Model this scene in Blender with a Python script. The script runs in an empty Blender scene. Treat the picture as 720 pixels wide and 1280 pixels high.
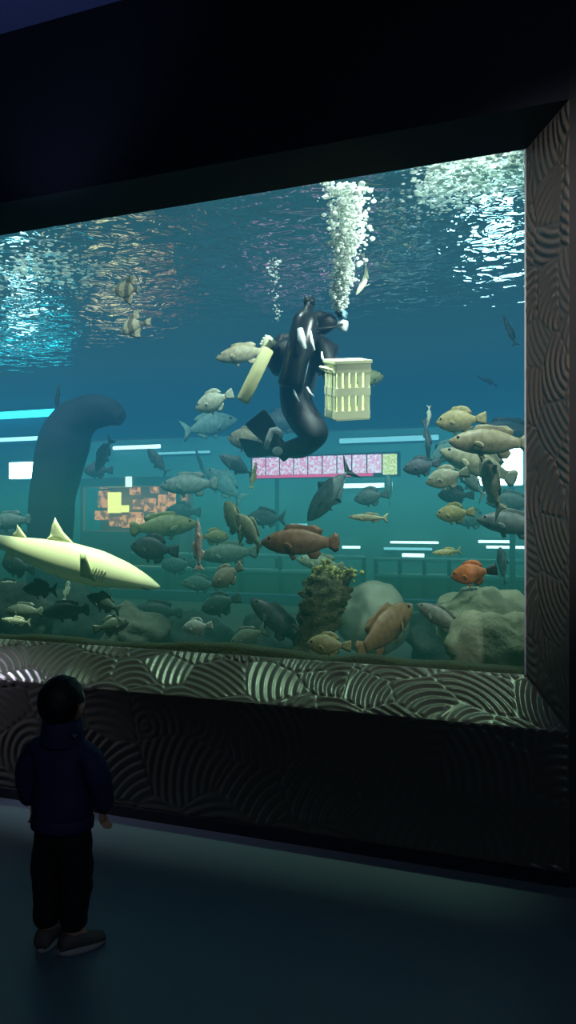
import bpy, bmesh, math, random
import numpy as np
from mathutils import Vector, Matrix, noise, Quaternion
PI = math.pi
random.seed(11); rng = np.random.default_rng(11)
S = bpy.context.scene
C = S.collection
S.view_settings.view_transform = 'Standard'
S.view_settings.look = 'None'

# ---------------------------------------------------------------- camera
FPX, YAW, CH, CD = 1005.0, math.radians(21.7), 1.55, 3.6
R_ = Vector((math.cos(YAW), math.sin(YAW), 0)); F_ = Vector((-math.sin(YAW), math.cos(YAW), 0)); U_ = Vector((0, 0, 1))
EYE = Vector((0, -CD, CH))
cam = bpy.data.cameras.new('camera'); co = bpy.data.objects.new('camera', cam); C.objects.link(co)
cam.sensor_fit = 'VERTICAL'; cam.sensor_height = 24; cam.lens = FPX / 1280 * 24; cam.shift_y = 10 / 1280
co.location = EYE; co.rotation_euler = (PI / 2, 0, YAW); S.camera = co
def ray(px, py): return F_ + R_ * ((px - 360) / FPX) + U_ * ((650 - py) / FPX)
def at(px, py, Y):                      # point on the vertical plane at depth Y behind the tank front
    d = ray(px, py); return EYE + d * ((Y - EYE.y) / d.y)
def atz(px, py, z):
    d = ray(px, py); return EYE + d * ((z - EYE.z) / d.z)
def ppm(px, Y):                         # pixels per metre there
    d = ray(px, 650); return FPX / ((Y - EYE.y) / d.y)

# ---------------------------------------------------------------- helpers
def lin(r, g, b):
    f = lambda c: (c / 255 / 12.92) if c / 255 <= .04045 else ((c / 255 + .055) / 1.055) ** 2.4
    return (f(r), f(g), f(b), 1)
def obj(name, me, m=None, parent=None, smooth=True):
    if isinstance(me, bmesh.types.BMesh):
        b = me; bmesh.ops.recalc_face_normals(b, faces=b.faces[:])
        me = bpy.data.meshes.new(name); b.to_mesh(me); b.free()
    if smooth: me.polygons.foreach_set('use_smooth', [True] * len(me.polygons))
    o = bpy.data.objects.new(name, me); C.objects.link(o)
    if m and not me.materials: me.materials.append(m)
    if parent: o.parent = parent
    return o
def tag(o, label, cat, group=None, kind=None):
    if label: o['label'] = label
    if cat: o['category'] = cat
    if group: o['group'] = group
    if kind: o['kind'] = kind
    return o
def struct(o): o['kind'] = 'structure'; return o
def thing(name, label, cat, loc=(0, 0, 0), group=None):
    o = bpy.data.objects.new(name, None); C.objects.link(o); o.location = loc
    o.empty_display_size = .05
    return tag(o, label, cat, group)
def box(b, x0, x1, y0, y1, z0, z1, M=None):
    v = [b.verts.new(Vector(p)) for p in ((x0,y0,z0),(x1,y0,z0),(x1,y1,z0),(x0,y1,z0),(x0,y0,z1),(x1,y0,z1),(x1,y1,z1),(x0,y1,z1))]
    if M:
        for q in v: q.co = M @ q.co
    for f in ((0,3,2,1),(4,5,6,7),(0,1,5,4),(1,2,6,5),(2,3,7,6),(3,0,4,7)): b.faces.new([v[i] for i in f])
    return v
def boxo(name, x0, x1, y0, y1, z0, z1, m, parent=None, bev=0):
    b = bmesh.new(); box(b, x0, x1, y0, y1, z0, z1)
    if bev: bmesh.ops.bevel(b, geom=b.edges[:], offset=bev, segments=2, affect='EDGES', profile=.5)
    return obj(name, b, m, parent, smooth=False)
def rings(b, rs, cap=True):             # loft closed rings of points
    vs = [[b.verts.new(Vector(p)) for p in r] for r in rs]
    n = len(vs[0])
    for a, c in zip(vs, vs[1:]):
        for i in range(n): b.faces.new((a[i], a[(i+1) % n], c[(i+1) % n], c[i]))
    if cap: b.faces.new(vs[0][::-1]); b.faces.new(vs[-1])
    return vs
def tube(b, pts, rad, n=10, sx=1.0):
    pts = [Vector(p) for p in pts]
    if not hasattr(rad, '__len__'): rad = [rad] * len(pts)
    rs = []; up = None
    for i, p in enumerate(pts):
        t = (pts[min(i+1, len(pts)-1)] - pts[max(i-1, 0)]).normalized()
        if up is None:
            up = Vector((0, 0, 1)) if abs(t.z) < .9 else Vector((0, 1, 0))
        a = t.cross(up).normalized(); up = a.cross(t).normalized()
        rs.append([p + (a * math.cos(2*PI*k/n) * sx + up * math.sin(2*PI*k/n)) * rad[i] for k in range(n)])
    rings(b, rs)
def ball(b, c, r, seg=10, rn=7, sc=(1, 1, 1), M=None):
    g = bmesh.ops.create_uvsphere(b, u_segments=seg, v_segments=rn, radius=r)
    for v in g['verts']:
        v.co = Vector((v.co.x*sc[0], v.co.y*sc[1], v.co.z*sc[2]))
        if M: v.co = M @ v.co
        v.co += Vector(c)
def skin(name, chains, m, parent=None, sub=2, root=None):
    """chains: list of (points, radii); points that coincide are shared joints; one continuous skinned surface"""
    V, E, Rr, idx = [], [], [], {}
    for pts, rad in chains:
        prev = None
        for p, r in zip(pts, rad):
            k = tuple(round(c, 4) for c in p)
            if k not in idx: idx[k] = len(V); V.append(Vector(p)); Rr.append(r)
            if prev is not None and prev != idx[k]: E.append((prev, idx[k]))
            prev = idx[k]
    me = bpy.data.meshes.new(name + '_src'); me.from_pydata(V, E, [])
    o = bpy.data.objects.new(name + '_src', me); C.objects.link(o)
    md = o.modifiers.new('skin', 'SKIN'); md.use_smooth_shade = True; md.branch_smoothing = .6
    for i, sv in enumerate(me.skin_vertices[0].data):
        r = Rr[i]; sv.radius = (r, r) if not hasattr(r, '__len__') else r
        sv.use_root = False
    k = 0 if root is None else idx[tuple(round(c, 4) for c in root)]
    me.skin_vertices[0].data[k].use_root = True
    sd = o.modifiers.new('sub', 'SUBSURF'); sd.levels = sub; sd.render_levels = sub
    bpy.context.view_layer.update()
    dg = bpy.context.evaluated_depsgraph_get()
    nm = bpy.data.meshes.new_from_object(o.evaluated_get(dg)); nm.name = name
    bpy.data.objects.remove(o); nm.materials.clear()
    return obj(name, nm, m, parent)
def join_into(o, others):
    b = bmesh.new(); b.from_mesh(o.data)
    for q in others:
        b.from_mesh(q.data); bpy.data.objects.remove(q)
    b.to_mesh(o.data); b.free()
    o.data.polygons.foreach_set('use_smooth', [True] * len(o.data.polygons))

# ---------------------------------------------------------------- materials
def nt(name):
    m = bpy.data.materials.new(name); m.use_nodes = True
    t = m.node_tree; t.nodes.clear()
    out = t.nodes.new('ShaderNodeOutputMaterial'); return m, t, out
def mat(name, col, rough=.6, metal=0, var=.25, scale=12, spec=.4, bump=0, bscale=40, col2=None):
    m, t, out = nt(name)
    p = t.nodes.new('ShaderNodeBsdfPrincipled'); t.links.new(p.outputs[0], out.inputs[0])
    p.inputs['Roughness'].default_value = rough; p.inputs['Metallic'].default_value = metal
    p.inputs['Specular IOR Level'].default_value = spec
    tc = t.nodes.new('ShaderNodeTexCoord'); n = t.nodes.new('ShaderNodeTexNoise')
    n.inputs['Scale'].default_value = scale; n.inputs['Detail'].default_value = 5
    t.links.new(tc.outputs['Object'], n.inputs['Vector'])
    mx = t.nodes.new('ShaderNodeMix'); mx.data_type = 'RGBA'
    d = 1 - var
    mx.inputs[6].default_value = (col[0]*d, col[1]*d, col[2]*d, 1)
    mx.inputs[7].default_value = col2 or (min(1, col[0]*(1+var)), min(1, col[1]*(1+var)), min(1, col[2]*(1+var)), 1)
    t.links.new(n.outputs['Fac'], mx.inputs[0]); t.links.new(mx.outputs[2], p.inputs['Base Color'])
    if bump:
        n2 = t.nodes.new('ShaderNodeTexNoise'); n2.inputs['Scale'].default_value = bscale; n2.inputs['Detail'].default_value = 6
        t.links.new(tc.outputs['Object'], n2.inputs['Vector'])
        bn = t.nodes.new('ShaderNodeBump'); bn.inputs['Strength'].default_value = bump; bn.inputs['Distance'].default_value = .02
        t.links.new(n2.outputs['Fac'], bn.inputs['Height']); t.links.new(bn.outputs[0], p.inputs['Normal'])
    return m
def emis(name, col, s, pattern=None, col2=None, scale=30, detail=2):
    m, t, out = nt(name)
    e = t.nodes.new('ShaderNodeEmission'); e.inputs[1].default_value = s; e.inputs[0].default_value = col
    t.links.new(e.outputs[0], out.inputs[0])
    if pattern:
        tc = t.nodes.new('ShaderNodeTexCoord')
        n = t.nodes.new('ShaderNodeTexNoise'); n.inputs['Scale'].default_value = scale; n.inputs['Detail'].default_value = detail
        rp = t.nodes.new('ShaderNodeValToRGB'); rp.color_ramp.elements[0].position = .42; rp.color_ramp.elements[1].position = .58
        rp.color_ramp.elements[0].color = col; rp.color_ramp.elements[1].color = col2
        t.links.new(tc.outputs['Object'], n.inputs['Vector']); t.links.new(n.outputs['Fac'], rp.inputs[0]); t.links.new(rp.outputs[0], e.inputs[0])
    return m
def pane_mat(name, tint=(1, 1, 1, 1), ior=1.2):
    m, t, out = nt(name)
    a = t.nodes.new('ShaderNodeBsdfTransparent'); a.inputs[0].default_value = tint
    g = t.nodes.new('ShaderNodeBsdfGlossy'); g.inputs['Roughness'].default_value = .02
    lw = t.nodes.new('ShaderNodeLayerWeight'); lw.inputs[0].default_value = .5
    pw = t.nodes.new('ShaderNodeMath'); pw.operation = 'POWER'; pw.inputs[1].default_value = 5; t.links.new(lw.outputs['Facing'], pw.inputs[0])
    fr = t.nodes.new('ShaderNodeMath'); fr.operation = 'MULTIPLY_ADD'; fr.inputs[1].default_value = .5; fr.inputs[2].default_value = .006; t.links.new(pw.outputs[0], fr.inputs[0])
    mx = t.nodes.new('ShaderNodeMixShader'); t.links.new(fr.outputs[0], mx.inputs[0])
    t.links.new(a.outputs[0], mx.inputs[1]); t.links.new(g.outputs[0], mx.inputs[2]); t.links.new(mx.outputs[0], out.inputs[0])
    return m

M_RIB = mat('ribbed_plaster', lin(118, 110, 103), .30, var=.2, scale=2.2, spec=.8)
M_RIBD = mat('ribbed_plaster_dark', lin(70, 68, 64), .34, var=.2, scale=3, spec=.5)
M_BLACK = mat('black_paint', lin(16, 20, 36), .7, var=.1)
M_PIER = mat('dark_pier', lin(40, 38, 40), .7)
M_FLOOR = mat('hall_floor', lin(92, 108, 122), .42, var=.12, scale=1.5, spec=.35)
M_CEIL = mat('hall_ceiling', lin(70, 80, 130), .8, var=.1, scale=2)
M_HALL = mat('hall_wall', lin(40, 42, 50), .8, var=.1)
M_GLASS = pane_mat('acrylic_pane', (.98, 1, .995, 1), 1.12)
M_SILV = mat('pale_sealant', lin(190, 200, 200), .5)
M_TANKW = mat('tank_wall_paint', lin(38, 92, 120), .8, var=.2, scale=1.2)
M_SAND = mat('sand', lin(70, 78, 64), .9, var=.3, scale=6, bump=.5, bscale=60)
M_ROCK = mat('grey_rock', lin(150, 156, 124), .85, var=.45, scale=5, bump=.8, bscale=14)
M_ROCKD = mat('dark_rock', lin(52, 62, 54), .9, var=.5, scale=5, bump=.9, bscale=14)
M_PALEROCK = mat('pale_rock', lin(116, 122, 102), .8, var=.2, scale=4, bump=.3, bscale=10)
M_PILLAR = mat('pillar_rock', lin(40, 52, 66), .8, var=.2, scale=3, bump=.3, bscale=8)
M_STUMP = mat('mossy_stump', lin(34, 38, 28), .9, var=.6, scale=22, bump=1, bscale=50, col2=lin(112, 116, 78))
M_MOSS = mat('moss', lin(150, 156, 88), .9, var=.5, scale=40, bump=1, bscale=80)

# fish skin: colour comes from the object, mottled and paler under the belly
def fish_mat(name, bars=False):
    m, t, out = nt(name)
    p = t.nodes.new('ShaderNodeBsdfPrincipled'); t.links.new(p.outputs[0], out.inputs[0])
    p.inputs['Roughness'].default_value = .45; p.inputs['Specular IOR Level'].default_value = .35
    oi = t.nodes.new('ShaderNodeObjectInfo'); tc = t.nodes.new('ShaderNodeTexCoord')
    n = t.nodes.new('ShaderNodeTexNoise'); n.inputs['Scale'].default_value = 14; n.inputs['Detail'].default_value = 4
    t.links.new(tc.outputs['Object'], n.inputs['Vector'])
    rp = t.nodes.new('ShaderNodeValToRGB')
    rp.color_ramp.elements[0].position = .3; rp.color_ramp.elements[1].position = .7
    rp.color_ramp.elements[0].color = (.62, .62, .6, 1); rp.color_ramp.elements[1].color = (1.15, 1.15, 1.1, 1)
    t.links.new(n.outputs['Fac'], rp.inputs[0])
    mx = t.nodes.new('ShaderNodeMix'); mx.data_type = 'RGBA'; mx.blend_type = 'MULTIPLY'; mx.inputs[0].default_value = 1
    t.links.new(oi.outputs['Color'], mx.inputs[6]); t.links.new(rp.outputs[0], mx.inputs[7])
    last = mx.outputs[2]
    if bars:
        w = t.nodes.new('ShaderNodeTexWave'); w.bands_direction = 'X'; w.inputs['Scale'].default_value = 1.05; w.inputs['Phase Offset'].default_value = .8
        w.inputs['Distortion'].default_value = 1.0; w.inputs['Detail Scale'].default_value = 3
        t.links.new(tc.outputs['Object'], w.inputs['Vector'])
        r2 = t.nodes.new('ShaderNodeValToRGB'); r2.color_ramp.elements[0].position = .35; r2.color_ramp.elements[1].position = .6
        r2.color_ramp.elements[0].color = (.32, .32, .33, 1); r2.color_ramp.elements[1].color = (1, 1, 1, 1)
        t.links.new(w.outputs['Color'], r2.inputs[0])
        m2 = t.nodes.new('ShaderNodeMix'); m2.data_type = 'RGBA'; m2.blend_type = 'MULTIPLY'; m2.inputs[0].default_value = 1
        t.links.new(last, m2.inputs[6]); t.links.new(r2.outputs[0], m2.inputs[7]); last = m2.outputs[2]
    t.links.new(last, p.inputs['Base Color'])
    return m
M_FISH, M_BARFISH = fish_mat('fish_skin'), fish_mat('barred_fish_skin', True)
M_EYE = mat('fish_eye', lin(12, 12, 12), .15, var=.05)

# ---------------------------------------------------------------- hall shell
GX1, GY, GZ0, GZ1 = -.35, .25, .837, 3.26       # glass right edge, plane, bottom, top
LX1, LZ0, LZ1 = -.152, .653, 3.33               # outer lip of the splayed surround
XL, XR = -9.6, 3.0
CEILZ = 4.28
def rib_panel(name, P, nu, nv, m, amp=.007, pitch=.042, cell=.30, seed=1, stretch=1.0):
    """panel between four corners with fans of raised ribs, all in the geometry"""
    r = np.random.default_rng(seed)
    P = [np.array(p, float) for p in P]          # 00,10,11,01
    lu = np.linalg.norm(P[1]-P[0]); lv = np.linalg.norm(P[3]-P[0])
    u, v = np.meshgrid(np.linspace(0, 1, nu), np.linspace(0, 1, nv))
    pos = ((1-u)*(1-v))[..., None]*P[0] + (u*(1-v))[..., None]*P[1] + (u*v)[..., None]*P[2] + ((1-u)*v)[..., None]*P[3]
    n = np.cross(P[1]-P[0], P[3]-P[0]); n /= np.linalg.norm(n)
    a, b = u*lu, v*lv
    gx = np.arange(-cell, lu+cell, cell); gy = np.arange(-cell, lv+cell, cell*.8)
    cs = np.array([(x+r.uniform(-.35, .35)*cell + (j % 2)*cell*.5, y+r.uniform(-.3, .3)*cell) for x in gx for j, y in enumerate(gy)])
    best = np.full(a.shape, 1e9); sec = np.full(a.shape, 1e9); who = np.zeros(a.shape, int)
    for k, (x, y) in enumerate(cs):
        d = np.hypot((a-x)/stretch, b-y); up = d < best
        sec = np.where(up, best, np.minimum(sec, d)); best = np.where(up, d, best); who = np.where(up, k, who)
    ang = r.uniform(-PI*.95, -PI*.05, len(cs)); off = r.uniform(.12, .42, len(cs)); ph = r.uniform(0, 6.28, len(cs)); am = r.uniform(.45, 1.2, len(cs))
    cx = cs[who, 0] + np.cos(ang)[who]*off[who]; cy = cs[who, 1] + np.sin(ang)[who]*off[who]
    d = np.hypot(a-cx, b-cy)
    edge = np.clip((sec-best)/.02, 0, 1)
    h = amp*am[who]*(.5+.5*np.sin(2*PI*d/pitch + ph[who]))*edge
    e = np.minimum(np.minimum(a, lu-a), np.minimum(b, lv-b)); h *= np.clip(e/.01, 0, 1)
    pos = pos + n*h[..., None]
    me = bpy.data.meshes.new(name)
    i = np.arange(nu*nv).reshape(nv, nu)
    f = np.stack([i[:-1, :-1], i[:-1, 1:], i[1:, 1:], i[1:, :-1]], -1).reshape(-1, 4)
    me.vertices.add(nu*nv); me.vertices.foreach_set('co', pos.reshape(-1))
    me.loops.add(f.size); me.loops.foreach_set('vertex_index', f.reshape(-1).astype(np.int32))
    me.polygons.add(len(f)); me.polygons.foreach_set('loop_start', np.arange(0, f.size, 4, dtype=np.int32))
    me.update(calc_edges=True); me.validate()
    return struct(obj(name, me, m))
XW = -6.4
rib_panel('trim_1', ((XW, 0, LZ0), (LX1, 0, LZ0), (GX1, GY, GZ0), (XW, GY, GZ0)), 1300, 70, M_RIB, .011, .044, .27, 3, 1.4)
rib_panel('trim_2', ((LX1, 0, LZ0), (LX1, 0, LZ1), (GX1, GY, GZ1), (GX1, GY, GZ0)), 700, 80, M_RIB, .006, .042, .26, 8, 1.2)
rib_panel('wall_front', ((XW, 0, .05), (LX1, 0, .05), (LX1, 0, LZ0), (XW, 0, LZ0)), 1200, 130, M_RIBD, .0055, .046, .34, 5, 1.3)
b = bmesh.new()
v = [b.verts.new(p) for p in ((XW, GY, GZ1), (GX1, GY, GZ1), (LX1, 0, LZ1), (XW, 0, LZ1), (XW, 0, CEILZ), (LX1, 0, CEILZ))]
b.faces.new((v[0], v[1], v[2], v[3])); b.faces.new((v[3], v[2], v[5], v[4]))
struct(obj('trim_3', b, M_BLACK, smooth=False))
struct(boxo('wall_pier', LX1, XR, 0, .4, 0, CEILZ, M_PIER))
struct(boxo('wall_side', -9.6, XW, 0, .4, 0, CEILZ, M_PIER))
struct(boxo('baseboard_front', XW, LX1, -.02, .03, 0, .055, M_BLACK))
struct(boxo('floor', -9.6, XR, -7.5, .4, -.1, 0, M_FLOOR))
struct(boxo('ceiling', -9.6, XR, -7.5, .35, CEILZ, CEILZ+.1, M_CEIL))
struct(boxo('wall_rear', -9.6, XR, -7.6, -7.5, 0, CEILZ, M_HALL))
struct(boxo('wall_left', -9.7, -9.6, -7.5, .4, 0, CEILZ, M_HALL))
struct(boxo('wall_right', XR, XR+.1, -7.5, .4, 0, CEILZ, M_HALL))
w1 = struct(boxo('window_1', XW, GX1, GY, GY+.02, GZ0, GZ1, M_GLASS))
boxo('sealant_strip', GX1-.008, GX1, GY-.004, GY, GZ0, GZ1, M_SILV, w1)

# ---------------------------------------------------------------- tank shell
TX0, TX1, TYB, TZ0, WZ = -11.2, 1.6, 6.3, .42, 3.70
struct(boxo('tank_floor', TX0, TX1, GY+.02, TYB, TZ0-.2, TZ0, M_SAND))
struct(boxo('wall_tank_left', TX0-.1, TX0, GY, TYB+.2, .2, 4.3, M_TANKW))
struct(boxo('wall_tank_right', TX1, TX1+.1, GY, TYB+.2, .2, 4.3, M_TANKW))
WT = 2.72                                         # top of the far window
struct(boxo('wall_tank_rear', TX0, TX1, TYB, TYB+.2, WT, 4.3, M_TANKW))
struct(boxo('wall_tank_rear_low', TX0, TX1, TYB, TYB+.2, .2, .55, M_TANKW))
w2 = struct(boxo('window_2', TX0, TX1, TYB+.06, TYB+.08, .55, WT, M_GLASS))
M_DARKMETAL = mat('dark_metal', lin(22, 40, 46), .5)
for px in (-60, 640):
    x = at(px, 650, TYB).x
    boxo('mullion', x-.03, x+.03, TYB, TYB+.1, .55, WT, M_DARKMETAL, w2)
# sand bank just inside the glass
b = bmesh.new(); nx = 160; prof = [(GY+.021, .0), (GY+.021, 1), (.36, 1.02), (.5, .9), (.75, .5), (1.1, .12), (1.4, 0)]
rs = []
for i in range(nx):
    x = XW + (1.2-XW)*i/(nx-1); k = .97 + .10*noise.noise((x*1.3, 0, 4)) + .05*noise.noise((x*4, 1, 2))
    rs.append([b.verts.new((x, y, TZ0 + (GZ0+.03-TZ0)*h*k)) for j, (y, h) in enumerate(prof)])
for a, c in zip(rs, rs[1:]):
    for j in range(len(prof)-1): b.faces.new((a[j], a[j+1], c[j+1], c[j]))
sb = obj('sand_bank', b, M_SAND); sb['kind'] = 'structure'

# water: absorbing, softly glowing (multiply scattered light), greener and darker with depth
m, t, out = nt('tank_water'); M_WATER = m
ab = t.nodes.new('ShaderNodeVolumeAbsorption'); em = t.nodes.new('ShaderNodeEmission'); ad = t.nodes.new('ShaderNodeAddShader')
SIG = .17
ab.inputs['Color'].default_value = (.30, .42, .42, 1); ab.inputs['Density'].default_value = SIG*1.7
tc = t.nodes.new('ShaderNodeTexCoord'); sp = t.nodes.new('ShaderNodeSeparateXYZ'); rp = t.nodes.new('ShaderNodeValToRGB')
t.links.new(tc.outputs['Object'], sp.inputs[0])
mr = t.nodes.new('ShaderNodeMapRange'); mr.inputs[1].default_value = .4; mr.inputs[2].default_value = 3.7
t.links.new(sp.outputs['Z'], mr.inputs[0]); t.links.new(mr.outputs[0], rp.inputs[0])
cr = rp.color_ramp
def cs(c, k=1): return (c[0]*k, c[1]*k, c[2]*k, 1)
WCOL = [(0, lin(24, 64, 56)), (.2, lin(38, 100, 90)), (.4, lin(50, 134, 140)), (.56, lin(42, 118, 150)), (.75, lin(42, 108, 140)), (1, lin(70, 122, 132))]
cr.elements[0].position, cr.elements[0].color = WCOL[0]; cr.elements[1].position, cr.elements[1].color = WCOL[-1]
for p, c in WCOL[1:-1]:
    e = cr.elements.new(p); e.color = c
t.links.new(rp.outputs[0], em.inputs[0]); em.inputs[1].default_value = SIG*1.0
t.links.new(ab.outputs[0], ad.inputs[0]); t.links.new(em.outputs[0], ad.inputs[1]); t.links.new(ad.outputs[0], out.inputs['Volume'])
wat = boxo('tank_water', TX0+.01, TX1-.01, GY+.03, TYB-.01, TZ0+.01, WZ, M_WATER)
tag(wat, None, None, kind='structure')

# water surface seen from below: rippled mirror that lets lamplight through
m, t, out = nt('water_surface'); M_SURF = m
tr = t.nodes.new('ShaderNodeBsdfTransparent'); tr.inputs[0].default_value = (.85, .95, 1, 1)
gl = t.nodes.new('ShaderNodeBsdfGlossy'); gl.inputs['Roughness'].default_value = .03; gl.inputs[0].default_value = (.85, .95, .97, 1)
mx = t.nodes.new('ShaderNodeMixShader'); mx.inputs[0].default_value = .6
t.links.new(tr.outputs[0], mx.inputs[1]); t.links.new(gl.outputs[0], mx.inputs[2]); t.links.new(mx.outputs[0], out.inputs[0])
tc = t.nodes.new('ShaderNodeTexCoord')
n1 = t.nodes.new('ShaderNodeTexNoise'); n1.inputs['Scale'].default_value = 1.3; n1.inputs['Detail'].default_value = 2
n2 = t.nodes.new('ShaderNodeTexNoise'); n2.inputs['Scale'].default_value = 5; n2.inputs['Detail'].default_value = 2; n2.inputs['Distortion'].default_value = .8
for n in (n1, n2): t.links.new(tc.outputs['Object'], n.inputs['Vector'])
b1 = t.nodes.new('ShaderNodeBump'); b1.inputs['Strength'].default_value = 1; b1.inputs['Distance'].default_value = .05
b2 = t.nodes.new('ShaderNodeBump'); b2.inputs['Strength'].default_value = 1; b2.inputs['Distance'].default_value = .03
t.links.new(n1.outputs['Fac'], b1.inputs['Height']); t.links.new(n2.outputs['Fac'], b2.inputs['Height'])
t.links.new(b1.outputs[0], b2.inputs['Normal']); t.links.new(b2.outputs[0], gl.inputs['Normal'])
b = bmesh.new(); nx, ny = 60, 36
g = [[b.verts.new((TX0+.01+(TX1-TX0-.02)*i/nx, GY+.03+(TYB-GY-.05)*j/ny, WZ-.012+.006*noise.noise((i*.6, j*.6, 0)))) for j in range(ny+1)] for i in range(nx+1)]
for i in range(nx):
    for j in range(ny): b.faces.new((g[i][j], g[i+1][j], g[i+1][j+1], g[i][j+1]))
ws = obj('water_surface', b, M_SURF); ws['kind'] = 'structure'

# ---------------------------------------------------------------- gallery beyond the far window
GYB = TYB + 3.0
M_GAL = mat('gallery_wall', lin(84, 140, 140), .8, var=.15, scale=1)
M_GALD = mat('gallery_floor', lin(50, 80, 78), .6)
M_RAIL = mat('rail_metal', lin(150, 185, 180), .4)
M_RPANEL = mat('rail_panel', lin(70, 120, 108), .5)
M_TUBE = emis('tube_light', (.75, .95, 1, 1), 4.5)
M_TUBES = emis('tube_light_soft', (.35, .85, .95, 1), 1.6)
M_FLOODL = emis('flood_lamp', (.62, .95, 1, 1), 42); M_TUBEW = emis('tube_light_white', (.45, .85, .9, 1), 5); M_TUBEC = emis('tube_light_cyan', (.03, .55, .66, 1), 13)
M_HOUS = mat('lamp_housing', lin(40, 60, 66), .5)
struct(boxo('wall_gallery', TX0-2, TX1+2, GYB, GYB+.1, 0, 3.5, M_GAL))
struct(boxo('floor_gallery', TX0-2, TX1+2, TYB+.2, GYB, .3, .4, M_GALD))
struct(boxo('ceiling_gallery', TX0-2, TX1+2, TYB+.2, GYB, 3.5, 3.6, M_GAL))
def strip(px0, px1, py, Y, h, m, label, group='tube lights beyond the far window'):
    a, c = at(px0, py, Y), at(px1, py, Y); z = (a.z+c.z)/2
    o = thing('tube_light', label, 'light', ((a.x+c.x)/2, Y, z), group); w = (c.x-a.x)/2
    bb = bmesh.new(); tube(bb, ((-w, 0, 0), (w, 0, 0)), h/2, 8); obj('tube', bb, m, o)
    boxo('housing', -w, w, .02, .063, -h*.4, h*.7, M_HOUS, o)
G2 = TYB + 1.6
strip(-60, 86, 519, TYB-.06, .11, M_TUBEC, 'cyan tube light on the far tank wall, left of the leaning pillar top', 'tube lights on the far tank wall')
strip(-60, 60, 550, TYB-.06, .06, M_TUBEW, 'lower pale tube light left of the leaning pillar', 'tube lights on the far tank wall')
strip(142, 200, 559, GYB-.06, 0.072, M_TUBE, 'short bright tube light right of the leaning pillar')
strip(190, 262, 566, GYB-.06, 0.043, M_TUBES, 'dim tube light above the warm lit stall')
strip(425, 548, 549, GYB-.06, 0.085, M_TUBES, 'long pale tube light right of the feeding basket')
strip(425, 480, 607, GYB-.06, 0.076, M_TUBE, 'bright tube light under the right end of the pink sign')
strip(488, 548, 678, GYB-.06, 0.038, M_TUBE, 'thin bright reflection streak over the railing, left of the orange fish')  # glowing tubes from here to the grouper tail stand in for railing reflections
strip(480, 540, 686, GYB-.06, 0.043, M_TUBES, 'thin pale reflection streak just under a brighter one over the railing')
strip(503, 530, 694, GYB-.06, 0.060, M_TUBE, 'short bright reflection streak between two railing posts')
strip(598, 638, 677, GYB-.06, 0.043, M_TUBE, 'upper bright reflection streak at the right by the far window mullion')
strip(608, 660, 684, GYB-.06, 0.043, M_TUBE, 'lower bright reflection streak at the right by the far window mullion')
strip(400, 424, 683, GYB-.06, 0.034, M_TUBE, 'short bright reflection streak behind the brown grouper tail')
strip(428, 450, 684, GYB-.06, 0.043, M_TUBE, 'short bright reflection streak right of the brown grouper tail')
strip(364, 384, 656, GYB-.06, 0.043, M_TUBES, 'tiny pale tube light above the brown grouper back')
# railing
def railing(px0, px1, ytop, ymid, ylow, Y, step, label):
    a, c = at(px0, ytop, Y), at(px1, ytop, Y); zt = a.z; zm = at((px0+px1)/2, ymid, Y).z; zl = at((px0+px1)/2, ylow, Y).z
    o = thing('railing', label, 'railing', (a.x, Y, .4), 'railings beyond the far window'); L = c.x-a.x
    for z, r in ((zt, .03), (zm, .035)):
        bb = bmesh.new(); tube(bb, ((0, 0, z-.4), (L, 0, z-.4)), r, 8); obj('rail', bb, M_RAIL, o)
    boxo('panel', 0, L, .06, .09, zl-.4, zm-.42, M_RPANEL, o)
    boxo('bottom_rail', 0, L, -.02, .05, zl-.44, zl-.4, M_RAIL, o)
    n = max(1, round(L/step))
    for i in range(n+1):
        x = L*i/n; boxo('post', x-.022, x+.022, -.03, .03, 0, zt-.4, M_DARKMETAL, o)
railing(470, 660, 699, 721, 757, TYB+.55, .34, 'far railing of dark posts and pale rails behind the orange fish')
railing(165, 455, 692, 713, 742, TYB+.55, .62, 'far railing of wide green panels below the brown grouper')
# flood lamps mounted under water on the far wall
for px, py, w, h, lab in ((27, 588, .46, .24, 'bright white flood lamp in the water left of the leaning pillar'),
                          (622, 584, .56, .42, 'bright white flood lamp behind the fish cluster by the right edge')):
    p = at(px, py, TYB-.15)
    o = thing('flood_lamp', lab, 'lamp', p, 'flood lamps on the far side of the tank')
    boxo('housing', -w/2-.03, w/2+.03, .02, .12, -h/2-.03, h/2+.03, M_HOUS, o, .01)
    boxo('lens', -w/2, w/2, -.01, .03, -h/2, h/2, M_FLOODL, o, .008)
    boxo('bracket', -.03, .03, .12, .149, -.05, .05, M_HOUS, o)
# scrolling sign: nine pink tiles and a yellow one
pA, pB = at(315, 583, G2-.4), at(497, 582, G2-.4); sw = (pB.x-pA.x); sh = 25/ppm(400, G2-.4)
o = thing('led_sign', 'long pink lit sign of ten tiles with a yellow tile at its right end', 'sign', (pA.x, G2-.4, (pA.z+pB.z)/2))
boxo('sign_frame', -.03, sw+.03, .012, .06, -sh/2-.03, sh/2+.03, mat('sign_frame', lin(70, 20, 45), .5), o)
tw = sw/10
for i in range(10):
    k = i/8
    if i < 9: mm = emis('sign_tile_%d' % i, (1.0, .16+.22*k, .42+.22*k, 1), 2.3, True, (1, .72+.15*k, .86+.1*k, 1), 26+i, 3)
    else: mm = emis('sign_tile_yellow', (.75, .75, .16, 1), 2.0, True, (1, 1, .62, 1), 40, 3)
    boxo('tile', i*tw+.012, (i+1)*tw-.012, -.01, .012, -sh/2+(.03 if i < 9 else 0), sh/2, mm, o)
boxo('red_strip', 0, tw*8.4, -.012, .012, -sh/2-.012, -sh/2+.024, emis('sign_red', (1, .03, .22, 1), 2.2), o)
xp = at(345, 650, G2-.4).x-o.location.x
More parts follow.
